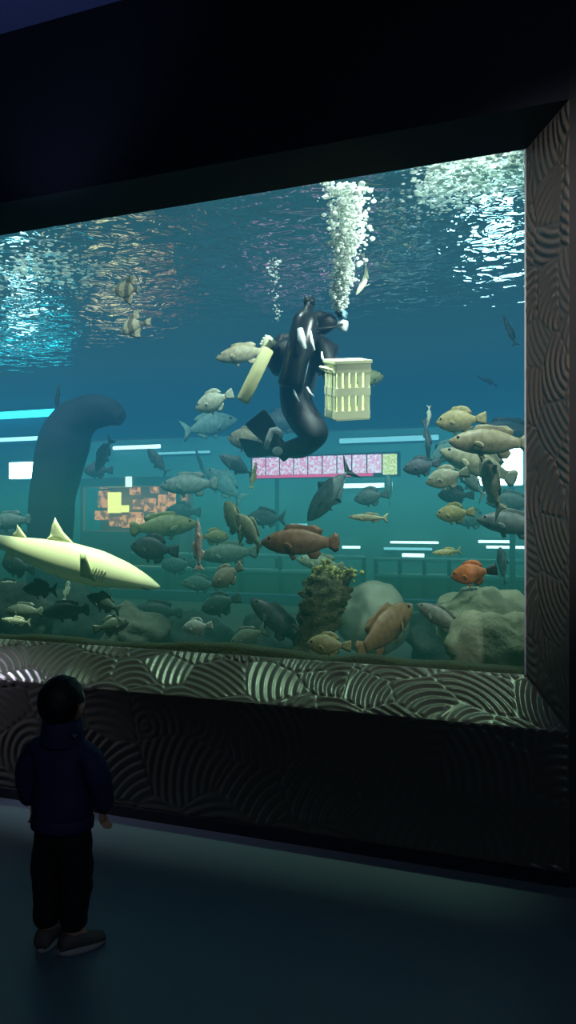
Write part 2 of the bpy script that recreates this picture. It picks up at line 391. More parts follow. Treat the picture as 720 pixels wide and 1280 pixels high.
boxo('post', xp-.03, xp+.03, .03, .06, .401-o.location.z, -sh/2, M_DARKMETAL, o)
# warm lit stall
def q(px, py, Y=G2+.1): return at(px, py, Y)
p0 = q(100, 662); o = thing('lit_stall', 'warm orange lit stall seen beyond the tank behind the pale shark', 'stall', (p0.x, G2+.1, .4))
u = 1/ppm(160, G2+.1)
def lx(px): return q(px, 650).x-p0.x
def lz(py): return q(160, py).z-.4
M_ST = mat('stall_board', lin(120, 84, 62), .7, var=.4, scale=5); M_STG = mat('stall_grey', lin(120, 128, 118), .7, var=.3)
boxo('back_board', lx(104), lx(222), .5, .54, 0, lz(600), M_ST, o)
boxo('canopy', lx(100), lx(226), -.05, .5, lz(608), lz(596), M_STG, o, .01)
for xx in (102, 222): boxo('post', lx(xx)-.03, lx(xx)+.03, 0, .06, 0, lz(606), M_ST, o)
boxo('counter', lx(104), lx(222), -.02, .35, 0, lz(664), M_ST, o, .01)
M_W1 = emis('poster_yellow', lin(255, 226, 120), 3.8); M_W2 = emis('item_orange', lin(220, 130, 80), 3.3, True, lin(120, 60, 36), 12)
M_W3 = emis('white_card', lin(255, 250, 240), 3.0); M_W4 = emis('pale_orange', lin(250, 190, 140), 3.3, True, lin(200, 110, 70), 14)  # goods and shelf emit, so stall lamplight is put into their colour
boxo('lit_poster', lx(122), lx(138), .3, .33, lz(641), lz(614), M_W1, o); boxo('lit_poster', lx(138), lx(148), .3, .33, lz(640), lz(631), M_W1, o)
boxo('white_card', lx(160), lx(167), -.08, -.05, lz(609), lz(596), M_W3, o)
boxo('glowing_shelf', lx(168), lx(189), .05, .2, lz(663), lz(648), M_W4, o, .01)
for (x0, x1, y0, y1) in ((150, 164, 640, 655), (182, 194, 632, 645), (186, 206, 618, 633), (199, 210, 602, 640), (140, 152, 644, 660), (110, 121, 612, 634), (168, 180, 622, 640), (194, 214, 640, 652), (106, 120, 638, 650), (124, 136, 646, 658), (150, 160, 606, 618), (212, 220, 606, 630), (176, 184, 606, 616), (154, 166, 624, 636), (112, 119, 602, 609)):
    boxo('glowing_item', lx(x0), lx(x1), .28, .40, lz(y1), lz(y0), M_W2, o, .015)
l = bpy.data.lights.new('stall_lamp', 'POINT'); l.energy = 30; l.color = (1, .62, .35); l.shadow_soft_size = .5
lo = bpy.data.objects.new('stall_lamp', l); C.objects.link(lo); lo.location = (p0.x+.75, G2+.2, 1.75)

# ---------------------------------------------------------------- rocks and pillar
def rock(name, c, r, sc, m, seed, label, cat='rock', amp=.22, group='rocks on the tank floor', fr=1.6, sub=4):
    b = bmesh.new(); bmesh.ops.create_icosphere(b, subdivisions=sub, radius=1)
    for v in b.verts:
        d = v.co.normalized()
        k = 1 + amp*noise.fractal(d*fr+Vector((seed*7.1, seed, 3)), 1, 2, 4)
        v.co = Vector((d.x*k*sc[0]*r, d.y*k*sc[1]*r, d.z*k*sc[2]*r))
        if c[2]+v.co.z < TZ0+.002: v.co.z = TZ0+.002-c[2]
    o = obj(name, b, m); o.location = c
    return tag(o, label, cat, group)
def rockpx(px, py, Y, wpx, hpx, m, seed, label, dy=.8, **k):
    s = ppm(px, Y); return rock('rock', at(px, py, Y), 1, (wpx/2/s, dy*wpx/2/s, hpx/2/s), m, seed, label, **k)
rockpx(625, 815, .95, 130, 100, M_ROCK, 1, 'large grey boulder touching the glass at the lower right corner', .3, amp=.3)
rockpx(600, 775, 1.75, 120, 80, M_ROCK, 2, 'grey green boulder behind the lower right corner boulder', .6, amp=.3)
rockpx(560, 800, 2.8, 110, 90, M_ROCKD, 3, 'dark rounded rock between the brown grouper and the right boulders')
rockpx(465, 772, 2.4, 92, 92, M_PALEROCK, 4, 'pale smooth boulder right of the mossy stump', .7, amp=.12)
rockpx(15, 775, 1.5, 110, 96, M_ROCKD, 5, 'dark rock below the shark tail at the left edge', .45, amp=.3)
rockpx(95, 785, 2.25, 100, 100, M_ROCKD, 6, 'dark rock below the middle of the shark', .5, amp=.3)
rockpx(170, 795, 1.6, 90, 70, M_ROCKD, 7, 'dark low rock below the shark snout', .6, amp=.3)
rockpx(60, 735, 4.7, 170, 110, M_ROCKD, 8, 'dark rock heap far behind the shark', .5, amp=.35)
rockpx(345, 800, 2.6, 100, 70, M_ROCKD, 9, 'low dark rock left of the mossy stump', .6, amp=.3)
rockpx(235, 800, 3.0, 120, 70, M_ROCKD, 10, 'dark rock behind the pale fish near the glass bottom', .6, amp=.3)
# mossy stump
base = at(400, 820, 1.25); s = ppm(400, 1.25)
cen = [(395, 835, 26), (392, 815, 24), (396, 795, 22), (398, 775, 24), (404, 755, 27), (408, 738, 28), (410, 722, 24), (412, 712, 14)]
b = bmesh.new(); rr = []
for i in range(len(cen)*4-3):
    k = i/4; j = int(k); f = k-j; a = cen[j]; c = cen[min(j+1, len(cen)-1)]
    px, py, w = [a[n]+(c[n]-a[n])*f for n in range(3)]
    p = at(px, py, 1.25); rg = []
    for n in range(36):
        an = 2*PI*n/36; dd = Vector((math.cos(an), math.sin(an), 0))
        q_ = 1+.45*noise.fractal((dd+Vector((0, 0, i*.25)))*2.2, 1, 2, 5)
        rg.append(p+dd*(w/s)*q_)
    rr.append(rg)
rings(b, rr)
for v in b.verts: v.co -= base
st = tag(obj('mossy_stump', b, M_STUMP), 'upright dark mossy stump covered in growth standing near the glass', 'stump'); st.location = base
b = bmesh.new()
for i in range(150):
    px, py = random.gauss(413, 12), random.gauss(716, 6)
    p = at(px, py, 1.25+random.uniform(-.1, .1))-base
    ball(b, p, random.uniform(.008, .02), 6, 4)
tag(obj('moss_tuft', b, M_MOSS, st), None, None, kind='stuff')
b = bmesh.new()
for (x0, y0, x1, y1) in ((425, 760, 432, 722), (428, 735, 440, 708), (418, 728, 426, 705), (385, 800, 366, 780), (388, 812, 372, 800)):
    b = bmesh.new(); tube(b, [at(x0, y0, 1.25)-base, at((x0+x1)/2+2, (y0+y1)/2, 1.22)-base, at(x1, y1, 1.25)-base], [.03, .022, .008], 8); obj('branch', b, M_STUMP, st)
# leaning pillar
pts = [(62, 830, 62), (62, 760, 62), (62, 700, 60), (64, 640, 60), (70, 595, 62), (80, 555, 68), (94, 528, 58), (116, 515, 44), (138, 516, 34), (152, 524, 18)]
Yp = 2.7; bp = at(62, 800, Yp); s = ppm(62, Yp); b = bmesh.new(); rr = []
PT = [at(x, y, Yp) for x, y, w in pts]
for i in range((len(pts)-1)*5+1):
    k = i/5; j = min(int(k), len(pts)-2); f = k-j
    def cat(n):
        P0, P1, P2, P3 = pts[max(j-1, 0)][n], pts[j][n], pts[j+1][n], pts[min(j+2, len(pts)-1)][n]
        return .5*(2*P1+(P2-P0)*f+(2*P0-5*P1+4*P2-P3)*f*f+(3*P1-P0-3*P2+P3)*f**3)
    rr.append((at(cat(0), cat(1), Yp), cat(2)/2/s))
b2 = []
for i, (p, r) in enumerate(rr):
    tg = (rr[min(i+1, len(rr)-1)][0]-rr[max(i-1, 0)][0]).normalized(); sd = Vector((0, 1, 0)); a = tg.cross(sd).normalized()
    b2.append([Vector(p)-bp+(a*math.cos(2*PI*n/28)+sd*math.sin(2*PI*n/28)*.8)*r*(1+.08*noise.noise((n*.4 if n < 14 else (28-n)*.4, i*.25, 1))) for n in range(28)])
rings(b, b2)
for v in b.verts: v.co.z = max(v.co.z, TZ0+.003-bp.z)
tag(obj('rock_pillar', b, M_PILLAR), 'tall dark blue grey pillar leaning over to the right behind the shark', 'rock pillar').location = bp

# ---------------------------------------------------------------- fish
def interp(tab, x):
    for a, c in zip(tab, tab[1:]):
        if a[0] >= x >= c[0]:
            f = (a[0]-x)/(a[0]-c[0]); f = f
            return [a[k]+(c[k]-a[k])*f for k in range(1, len(a))]
    return list(tab[-1][1:]) if x < tab[-1][0] else list(tab[0][1:])
def bendy(x, bend): return bend*(max(0, .15-x))**2*2.2
def fish_body(tab, bend=0, nseg=18, nr=26):
    b = bmesh.new(); rs = []; x0, x1 = tab[0][0], tab[-1][0]
    for i in range(nr+1):
        f = i/nr; x = x0+(x1-x0)*(f**1.35*.6+f*.4)
        # smooth the table by averaging
        a = interp(tab, min(x0, x+.02)); c = interp(tab, x); d = interp(tab, max(x1, x-.02))
        up, dn, w = [(a[k]+2*c[k]+d[k])/4 for k in range(3)]
        y0 = bendy(x, bend); r = []
        for k in range(nseg):
            an = 2*PI*k/nseg; cy, sz = math.cos(an), math.sin(an)
            r.append((x, y0+w*cy*(abs(cy)**.1 if cy else 1), (up if sz > 0 else dn)*sz))
        rs.append(r)
    rings(b, rs); return b
def plate(outl, bend=0, th=.006, M=None, nsub=3):
    """thin fin from an outline in the x-z plane, its edge drawn to nothing"""
    b = bmesh.new()
    o2 = []
    for i, p in enumerate(outl):
        qn = outl[(i+1) % len(outl)]
        for k in range(nsub): o2.append((p[0]+(qn[0]-p[0])*k/nsub, p[1]+(qn[1]-p[1])*k/nsub))
    cx = sum(p[0] for p in o2)/len(o2); cz = sum(p[1] for p in o2)/len(o2)
    rim = [b.verts.new((p[0], bendy(p[0], bend), p[1])) for p in o2]
    for sgn in (1, -1):
        inn = [b.verts.new((cx+(p[0]-cx)*.55, bendy(cx+(p[0]-cx)*.55, bend)+sgn*th, cz+(p[1]-cz)*.55)) for p in o2]
        n = len(rim)
        for i in range(n): b.faces.new((rim[i], rim[(i+1) % n], inn[(i+1) % n], inn[i]))
        cv = b.verts.new((cx, bendy(cx, bend)+sgn*th, cz))
        for i in range(n): b.faces.new((inn[i], inn[(i+1) % n], cv))
    if M:
        for v in b.verts: v.co = M @ v.co
    return b
SPEC = {
 'grouper': dict(tab=[(.5,.012,.012,.012),(.47,.04,.045,.045),(.40,.085,.09,.075),(.28,.14,.13,.095),(.12,.17,.155,.10),(-.05,.165,.15,.085),(-.2,.12,.11,.06),(-.3,.075,.07,.035),(-.37,.06,.058,.02)],
   dorsal=[(.22,.14),(.17,.215),(.05,.225),(-.08,.205),(-.2,.21),(-.29,.15),(-.27,.085),(-.1,.14)], anal=[(-.08,-.13),(-.13,-.2),(-.22,-.2),(-.27,-.13),(-.24,-.09)],
   tail=[(-.35,.055),(-.44,.12),(-.49,.10),(-.505,0),(-.49,-.10),(-.44,-.12),(-.35,-.055)], pect=(.2,-.02,.15,.09), pelv=[(.15,-.14),(.10,-.22),(.05,-.2),(.07,-.14)], eye=(.385,.045,.021)),
 'snapper': dict(tab=[(.5,.01,.01,.01),(.46,.05,.045,.04),(.37,.115,.095,.065),(.25,.175,.14,.08),(.1,.205,.165,.085),(-.08,.175,.145,.07),(-.22,.10,.09,.042),(-.3,.05,.048,.024),(-.34,.042,.042,.014)],
   dorsal=[(.22,.17),(.15,.27),(.02,.265),(-.1,.22),(-.2,.19),(-.26,.12),(-.22,.08),(0,.17)], anal=[(-.06,-.14),(-.1,-.215),(-.18,-.18),(-.25,-.11),(-.22,-.08)],
   tail=[(-.32,.04),(-.42,.14),(-.5,.19),(-.45,.06),(-.435,0),(-.45,-.06),(-.5,-.19),(-.42,-.14),(-.32,-.04)], pect=(.2,-.03,.17,.07), pelv=[(.12,-.15),(.06,-.24),(.02,-.21),(.05,-.15)], eye=(.37,.045,.024)),
 'batfish': dict(tab=[(.46,.01,.01,.01),(.43,.07,.06,.035),(.36,.16,.13,.055),(.24,.26,.23,.07),(.08,.31,.29,.07),(-.1,.27,.26,.055),(-.22,.15,.15,.035),(-.3,.07,.07,.018),(-.34,.06,.06,.012)],
   dorsal=[(.18,.27),(.08,.38),(-.12,.52),(-.24,.56),(-.25,.4),(-.27,.16),(-.2,.15),(0,.29)], anal=[(.1,-.26),(0,-.38),(-.14,-.5),(-.25,-.53),(-.25,-.36),(-.27,-.15),(-.2,-.14)],
   tail=[(-.32,.055),(-.42,.13),(-.49,.15),(-.47,0),(-.49,-.15),(-.42,-.13),(-.32,-.055)], pect=(.2,-.03,.13,.07), pelv=[(.2,-.22),(.12,-.42),(.07,-.36),(.1,-.26)], eye=(.36,.06,.024)),
 'jack': dict(tab=[(.5,.01,.01,.01),(.45,.06,.05,.04),(.35,.12,.10,.065),(.2,.165,.14,.075),(.05,.165,.145,.07),(-.12,.12,.11,.05),(-.25,.055,.055,.026),(-.33,.022,.022,.014),(-.37,.02,.02,.01)],
   dorsal=[(.12,.15),(.04,.25),(-.01,.18),(-.14,.14),(-.3,.05),(-.25,.04),(-.05,.12)], anal=[(0,-.13),(-.05,-.22),(-.09,-.155),(-.2,-.11),(-.3,-.045),(-.25,-.04)],
   tail=[(-.35,.02),(-.42,.12),(-.5,.22),(-.44,.07),(-.41,0),(-.44,-.07),(-.5,-.22),(-.42,-.12),(-.35,-.02)], pect=(.2,-.03,.2,.05), pelv=[(.17,-.13),(.12,-.18),(.09,-.17),(.12,-.13)], eye=(.38,.03,.022)),
 'roundfish': dict(tab=[(.46,.01,.01,.015),(.43,.06,.055,.05),(.35,.14,.125,.085),(.2,.215,.2,.11),(.03,.225,.21,.105),(-.13,.165,.155,.075),(-.23,.085,.08,.04),(-.29,.055,.055,.02)],
   dorsal=[(.2,.2),(.12,.275),(-.05,.29),(-.17,.24),(-.24,.13),(-.2,.1),(0,.22)], anal=[(0,-.2),(-.05,-.28),(-.16,-.24),(-.23,-.12),(-.18,-.1)],
   tail=[(-.27,.05),(-.38,.10),(-.49,.13),(-.5,0),(-.49,-.13),(-.38,-.10),(-.27,-.05)], pect=(.18,-.02,.14,.09), pelv=[(.15,-.19),(.1,-.28),(.05,-.25),(.08,-.19)], eye=(.35,.06,.024)),
 'slimfish': dict(tab=[(.5,.006,.006,.006),(.45,.025,.025,.025),(.35,.05,.05,.04),(.15,.072,.072,.05),(-.05,.07,.068,.045),(-.22,.045,.045,.028),(-.34,.024,.024,.014),(-.38,.022,.022,.01)],
   dorsal=[(.1,.065),(.04,.115),(-.1,.11),(-.24,.085),(-.3,.04),(-.1,.06)], anal=[(-.08,-.06),(-.13,-.115),(-.24,-.08),(-.3,-.035)],
   tail=[(-.36,.022),(-.44,.085),(-.5,.11),(-.455,0),(-.5,-.11),(-.44,-.085),(-.36,-.022)], pect=(.22,-.01,.11,.045), pelv=[(.15,-.06),(.09,-.11),(.07,-.09),(.1,-.06)], eye=(.4,.015,.016)),
}
PROTO = {}
def proto(sp, bend):
    k = (sp, bend)
    if k in PROTO: return PROTO[k]
    d = SPEC[sp]; bm = M_BARFISH if sp == 'batfish' else M_FISH; parts = []
    def mk(n, b, m):
        bmesh.ops.recalc_face_normals(b, faces=b.faces[:]); me = bpy.data.meshes.new(n); b.to_mesh(me); b.free()
        me.polygons.foreach_set('use_smooth', [True]*len(me.polygons)); me.materials.append(m); parts.append((n, me))
    mk('body', fish_body(d['tab'], bend), bm)
    mk('dorsal_fin', plate(d['dorsal'], bend), bm); mk('anal_fin', plate(d['anal'], bend), bm); mk('tail_fin', plate(d['tail'], bend), bm)
    mk('pelvic_fin', plate(d['pelv'], bend), bm)
    px, pz, pl, pw = d['pect']; w = interp(d['tab'], px)[2]
    for sg in (1, -1):
        M = Matrix.Translation((px, sg*w*.93+bendy(px, bend), pz)) @ Matrix.Rotation(-sg*.55, 4, 'Z') @ Matrix.Rotation(-.35, 4, 'Y')
        mk('pectoral_fin', plate([(0.01,.015),(-pl*.4,pw*.5),(-pl*.9,pw*.35),(-pl,0),(-pl*.8,-pw*.4),(-pl*.3,-pw*.3),(0.01,-.015)], 0, .004, M), bm)
    ex, ez, er = d['eye']; up, dn, w = interp(d['tab'], ex); wy = w*math.sqrt(max(0, 1-(ez/up)**2))
    for sg in (1, -1):
        b = bmesh.new(); ball(b, (ex, sg*(wy-er*.25), ez), er, 8, 6, (1, .6, 1)); mk('eye', b, M_EYE)
    PROTO[k] = parts; return parts
GROUPS = {'grouper': 'groupers in the tank', 'snapper': 'deep bodied fish in the tank', 'batfish': 'batfish near the surface', 'jack': 'fork tailed fish in the tank', 'roundfish': 'round bodied fish in the tank', 'slimfish': 'slim fish in the tank'}
def orient(ang, turn, roll=0, flip=0):
    a, tt = math.radians(ang), math.radians(turn)
    h = (R_*math.cos(a)+U_*math.sin(a))*math.cos(tt)+F_*math.sin(tt)
    up = U_ if abs(math.sin(a)*math.cos(tt)) < .9 else (R_ if flip >= 0 else -R_)
    z = (up-h*up.dot(h)).normalized(); y = z.cross(h)
    M = Matrix((h, y, z)).transposed()
    return M @ Matrix.Rotation(math.radians(roll), 3, 'X')
FISHN = 0
def fish(sp, px, py, Y, lpx, ang, turn, col, label, roll=0, bend=0, flip=0, name=None, tall=1, tailcol=None):
    Y = max(Y, .5)
    s = lpx/ppm(px, Y)/max(.35, math.cos(math.radians(turn)))
    root = thing(name or {'roundfish': 'reef_fish', 'slimfish': 'slim_fish', 'jack': 'trevally'}.get(sp, sp), label, 'fish', at(px, py, Y), GROUPS[sp])
    root.rotation_mode = 'QUATERNION'; root.rotation_quaternion = orient(ang, turn, roll, flip).to_quaternion(); root.scale = (s, s, s*tall)
    for n, me in proto(sp, bend):
        o = bpy.data.objects.new(n, me); C.objects.link(o); o.parent = root
        o.color = tailcol if (tailcol and n == 'tail_fin') else col
    return root
TAN, OLV, GRY, DRK, PAL, TEA = lin(196,184,150), lin(148,150,96), lin(140,150,146), lin(52,62,64), lin(220,222,196), lin(120,160,160)
BRN, ORG, GTN, DGR, YEL = lin(128,92,62), lin(196,112,54), lin(150,142,118), lin(86,98,100), lin(190,188,128)
# upper water
fish('batfish', 158, 363, 1.6, 42, 172, 18, TAN, 'banded batfish near the surface, upper of the pair at the left', bend=.2, tall=.8)
fish('batfish', 163, 408, 1.9, 34, 190, 52, TAN, 'banded batfish below another one, seen nearly end on', bend=-.3, tall=.62)
fish('slimfish', 72, 497, 2.7, 34, 85, 0, DRK, 'small dark fish swimming upright above the pillar top', flip=-1)
fish('jack', 458, 349, 1.5, 44, 235, 15, PAL, 'slim silver fish right of the big bubble plume', bend=.8, roll=20, tall=.55)
fish('slimfish', 637, 413, 2.2, 44, 105, 20, DGR, 'dark upright fish at the right edge below the glitter')
fish('slimfish', 609, 476, 3.4, 28, 150, 20, DRK, 'small dark fish alone above the right fish cluster')
# around the diver
fish('grouper', 302, 443, 2.0, 66, 186, 15, TAN, 'tan fish with dark belly left of the diver')
fish('roundfish', 462, 473, 2.6, 40, 10, 15, OLV, 'olive fish peeking out behind the feeding basket')
fish('roundfish', 267, 502, 1.8, 54, 200, 20, PAL, 'pale headed fish below the tube held by the diver')
fish('snapper', 262, 532, 2.9, 70, 15, 20, TEA, 'bluish fish under the pale headed fish left of diver')
fish('roundfish', 308, 549, 2.2, 52, 175, 30, GTN, 'grey fish left of the diver fin')
fish('snapper', 352, 528, 3.3, 66, 180, 10, DGR, 'dark grey fish behind the diver knees')
fish('jack', 296, 582, 2.4, 52, 150, 20, DGR, 'dark fish left of the pink sign start')
fish('slimfish', 317, 594, 1.7, 36, 80, 10, YEL, 'small yellow fish hanging at the left end of the pink sign')
# left middle
fish('snapper', 130, 568, 3.0, 48, 240, 20, DGR, 'dark fish against the right side of the leaning pillar')
fish('roundfish', 122, 588, 3.6, 40, 180, 10, lin(110,90,110), 'dim purplish fish under the pillar overhang')
fish('jack', 197, 577, 3.2, 42, 130, 10, DGR, 'dark fish above the warm lit stall')
fish('slimfish', 250, 578, 4.3, 36, 110, 20, DGR, 'thin dark fish right above the large grey fish')
fish('grouper', 236, 606, 2.6, 74, 182, 12, GRY, 'large grey fish right of the lit stall')
fish('snapper', 280, 606, 3.4, 66, 140, 10, TEA, 'pale bluish fish tilted up behind the yellow fish')
fish('grouper', 12, 652, 2.2, 60, 185, 20, GRY, 'grey fish above the shark tail at the left edge')
fish('roundfish', 10, 672, 2.7, 60, 0, 10, DRK, 'dark fish behind the shark tail at the left edge')
fish('grouper', 205, 658, 2.0, 82, 5, 12, OLV, 'large olive green fish below the lit stall')
fish('roundfish', 192, 686, 1.6, 66, 175, 15, DRK, 'large dark fish just above the shark snout')
fish('slimfish', 248, 681, .9, 66, 92, 5, lin(232,200,184), 'slim pinkish white fish hanging upright right of the shark', flip=-1)
fish('roundfish', 228, 640, 3.6, 48, 180, 10, DGR, 'dark bluish fish between the large grey and olive fish')
# centre
fish('roundfish', 292, 650, 1.5, 56, 115, 35, lin(112,116,80), 'olive fish turned up left, left one of a touching pair', flip=1)
fish('snapper', 311, 664, 1.15, 58, 128, 25, lin(128,132,104), 'grey olive fish tilted head up in front of another')
fish('snapper', 332, 648, 2.6, 52, 180, 20, DGR, 'dim grey fish behind the tilted olive pair')
fish('roundfish', 268, 671, 2.0, 40, 0, 10, OLV, 'small olive fish right of the upright pinkish fish')
fish('grouper', 375, 678, 1.0, 98, 180, 8, BRN, 'brown grouper swimming left in the middle of the tank', tall=1.05)
fish('jack', 412, 617, 1.7, 86, 232, 30, DGR, 'large dark grey fish diving under the pink sign')
fish('roundfish', 463, 621, 2.6, 44, 190, 20, DGR, 'dark fish right of the large diving fish')
fish('slimfish', 460, 647, 1.4, 50, 178, 10, lin(170,166,128), 'flat tan fish below the yellow end of the sign', tall=1.2)
fish('roundfish', 486, 612, 3.5, 40, 90, 30, TEA, 'pale bluish fish below the yellow sign tile')
fish('grouper', 285, 692, 2.3, 74, 185, 10, lin(110,130,110), 'grey green fish below the tilted olive pair')
fish('roundfish', 283, 720, 1.5, 50, 215, 25, GTN, 'tan grey fish in front of the left railing')
fish('grouper', 400, 704, 2.2, 60, 170, 10, lin(140,150,120), 'pale green fish behind the top of the stump')
fish('snapper', 250, 730, 2.6, 50, 180, 20, lin(100,130,120), 'dim green fish left of the tan grey fish')
# lower
fish('roundfish', 246, 784, 1.15, 42, 190, 20, lin(190,196,180), 'pale fish near the glass bottom below the shark snout')
fish('snapper', 310, 796, 1.4, 52, 205, 20, lin(130,144,120), 'pale green fish resting left of the stump')
fish('grouper', 345, 776, 1.5, 84, 140, 15, lin(70,84,80), 'dark grouper tilted up left of the stump')
fish('roundfish', 410, 806, .62, 58, 178, 10, lin(176,172,126), 'yellow green fish lying at the foot of the stump')
fish('grouper', 482, 786, 1.3, 92, 35, 35, lin(132,104,72), 'brown grouper in front of the pale boulder', tall=1.15)
fish('roundfish', 275, 755, 2.0, 56, 200, 20, lin(64,92,86), 'dim dark fish between the pale fish and the dark grouper')
fish('slimfish', 20, 776, .95, 40, 175, 10, PAL, 'pale small fish at the lower left corner of the glass', tall=1.4)
fish('grouper', 30, 764, 1.2, 52, 180, 15, lin(110,118,104), 'grey fish just above the pale one at the lower left')
fish('slimfish', 10, 728, 1.2, 22, 180, 10, PAL, 'tiny pale fish under the shark tail')
fish('slimfish', 84, 735, 1.3, 34, 80, 15, lin(120,134,118), 'small upright fish under the shark middle')
fish('snapper', 50, 737, 1.0, 50, 180, 20, lin(76,88,80), 'dark fish under the shark belly left of the small upright fish')
fish('snapper', 130, 754, 1.05, 50, 160, 20, lin(64,80,76), 'dark fish under the shark pectoral fin')
DK2 = lin(58,70,64)
fish('grouper', 82, 764, 1.15, 64, 186, 15, DK2, 'dark grouper low behind the glass, right of the lower left pale fish')
fish('roundfish', 22, 708, 1.5, 50, 170, 20, DK2, 'dark round fish just under the shark tail at the left edge')
fish('roundfish', 140, 782, 1.05, 44, 10, 20, lin(70,82,72), 'dark round fish facing right low by the glass before the rock under the shark snout')
fish('grouper', 196, 764, 2.3, 66, 178, 12, lin(62,84,78), 'dim dark grouper below the shark snout')
fish('roundfish', 222, 706, 2.9, 46, 185, 15, lin(70,100,96), 'dim round fish right of the shark snout')
# right
fish('roundfish', 575, 526, 1.6, 62, 184, 20, lin(190,176,124), 'round tan fish at the top of the right cluster')
fish('grouper', 612, 553, 1.2, 100, 178, 8, lin(168,158,126), 'long tan grouper across the upper right cluster')
fish('grouper', 632, 540, 2.4, 84, 180, 10, lin(70,84,92), 'dark fish behind the long tan grouper')
fish('snapper', 560, 564, 2.1, 56, 215, 20, TEA, 'grey teal fish left below the round tan fish')
fish('slimfish', 535, 553, 2.3, 44, 275, 20, DGR, 'thin dark fish swimming down left of the right cluster', bend=.8)
fish('slimfish', 536, 521, 2.0, 28, 262, 10, PAL, 'tiny pale fish above the thin dark fish', bend=.5)
fish('roundfish', 526, 583, 1.8, 48, 190, 10, lin(86,96,104), 'dark grey fish at the left end of the right cluster')
fish('grouper', 597, 580, 1.65, 96, 158, 15, lin(190,184,152), 'pale tan fish arching below the long tan grouper', bend=-.6)
fish('roundfish', 558, 597, 1.3, 54, 195, 20, lin(176,178,150), 'pale grey fish with yellowish belly in the right cluster')
fish('snapper', 614, 606, 1.25, 78, 100, 30, GTN, 'large tan grey fish pointing up in the right cluster', flip=-1)
fish('jack', 588, 601, 1.9, 56, 130, 15, GRY, 'grey fish tilted up in the middle of the right cluster')
fish('roundfish', 569, 619, 2.3, 46, 180, 10, DRK, 'black fish under the pale grey fish')
fish('roundfish', 568, 642, 1.5, 46, 185, 25, lin(176,166,106), 'yellowish tan fish at the bottom of the right cluster')
fish('grouper', 640, 655, 1.5, 84, 172, 15, lin(112,118,116), 'large grey fish at the right edge below the cluster')
fish('snapper', 640, 628, 2.3, 60, 180, 20, lin(88,108,108), 'dim grey fish behind the large right edge fish')
fish('roundfish', 590, 648, 3.0, 50, 180, 10, lin(110,140,130), 'dim green fish behind the yellowish tan fish')
fish('roundfish', 590, 717, 1.0, 54, 192, 25, ORG, 'orange fish with dark raised tail near the right edge', bend=-.2, tailcol=lin(40,40,40))
fish('slimfish', 558, 690, 1.5, 36, 185, 10, lin(190,190,130), 'yellowish fish over the far railing left of the orange fish', tall=1.5)
fish('roundfish', 628, 706, 2.0, 46, 90, 30, DGR, 'dark fish between the orange fish and the right edge')
fish('slimfish', 586, 737, 1.6, 20, 190, 10, DGR, 'tiny dark fish under the orange fish')
fish('grouper', 550, 772, 1.3, 60, 150, 30, lin(120,122,110), 'grey grouper before the dark rock at the lower right')

# ---------------------------------------------------------------- shark
M_SHARK = mat('shark_skin', lin(244, 242, 190), .5, var=.08, scale=6); M_SHFIN = mat('shark_fin', lin(170, 176, 128), .5, var=.1, scale=8)
tab = [(.5,.004,.004,.006),(.475,.022,.016,.022),(.42,.045,.03,.045),(.33,.075,.05,.065),(.2,.098,.075,.078),(.05,.098,.08,.075),(-.1,.075,.062,.055),(-.22,.05,.042,.034),(-.32,.03,.026,.02),(-.38,.022,.02,.012)]
Ys = 1.0; sl = 270/ppm(73, Ys)
root = thing('shark', 'pale yellow shark swimming right along the lower left of the tank', 'shark', at(71, 700, Ys))
root.rotation_mode = 'QUATERNION'; root.rotation_quaternion = orient(-14.5, -4, 6).to_quaternion(); root.scale = (sl, sl, sl)
obj('body', fish_body(tab, .12, 24, 40), M_SHARK, root)
obj('dorsal_fin', plate([(.08,.085),(.0,.135),(-.055,.19),(-.062,.15),(-.06,.1),(-.075,.08),(0,.08)], .12, .006), M_SHARK, root)
obj('rear_dorsal_fin', plate([(-.165,.055),(-.205,.085),(-.235,.108),(-.235,.075),(-.25,.05),(-.2,.045)], .12, .005), M_SHARK, root)
obj('anal_fin', plate([(-.2,-.04),(-.24,-.075),(-.27,-.085),(-.265,-.04)], .12, .004), M_SHARK, root)
obj('tail_fin', plate([(-.36,.02),(-.43,.1),(-.52,.2),(-.5,.1),(-.44,.02),(-.46,-.06),(-.42,-.05),(-.37,-.02)], .12, .005), M_SHARK, root)
for sg in (1, -1):
    M = Matrix.Translation((.19, sg*.066, -.035)) @ Matrix.Rotation(sg*(-.35 if sg < 0 else .9), 4, 'X') @ Matrix.Rotation(-.3*0, 4, 'Z')
    b = plate([(.03,.0),(-.03,-.14 if sg > 0 else .13),(-.055,-.17 if sg > 0 else .125),(-.05,-.1 if sg > 0 else .06),(-.045,0)], 0, .006, M); obj('pectoral_fin', b, M_SHFIN, root)
for sg in (1, -1):
    b = bmesh.new(); ball(b, (.415, sg*.039, .012), .0065, 8, 6, (1, .5, 1)); obj('eye', b, M_EYE, root)
    b = bmesh.new()
    for k in range(5):
        x = .255-k*.014; w = interp(tab, x)[2]
        tube(b, [(x, sg*w*.98, .03), (x-.006, sg*w*1.005, .005), (x-.004, sg*w*.97, -.025)], .0016, 5)
    obj('gill_slit', b, M_SHFIN, root)
b = bmesh.new(); tube(b, [(.43, -.038, -.014), (.452, -.02, -.02), (.458, 0, -.021), (.452, .02, -.02), (.43, .038, -.014)], .002, 5); obj('mouth', b, M_EYE, root)

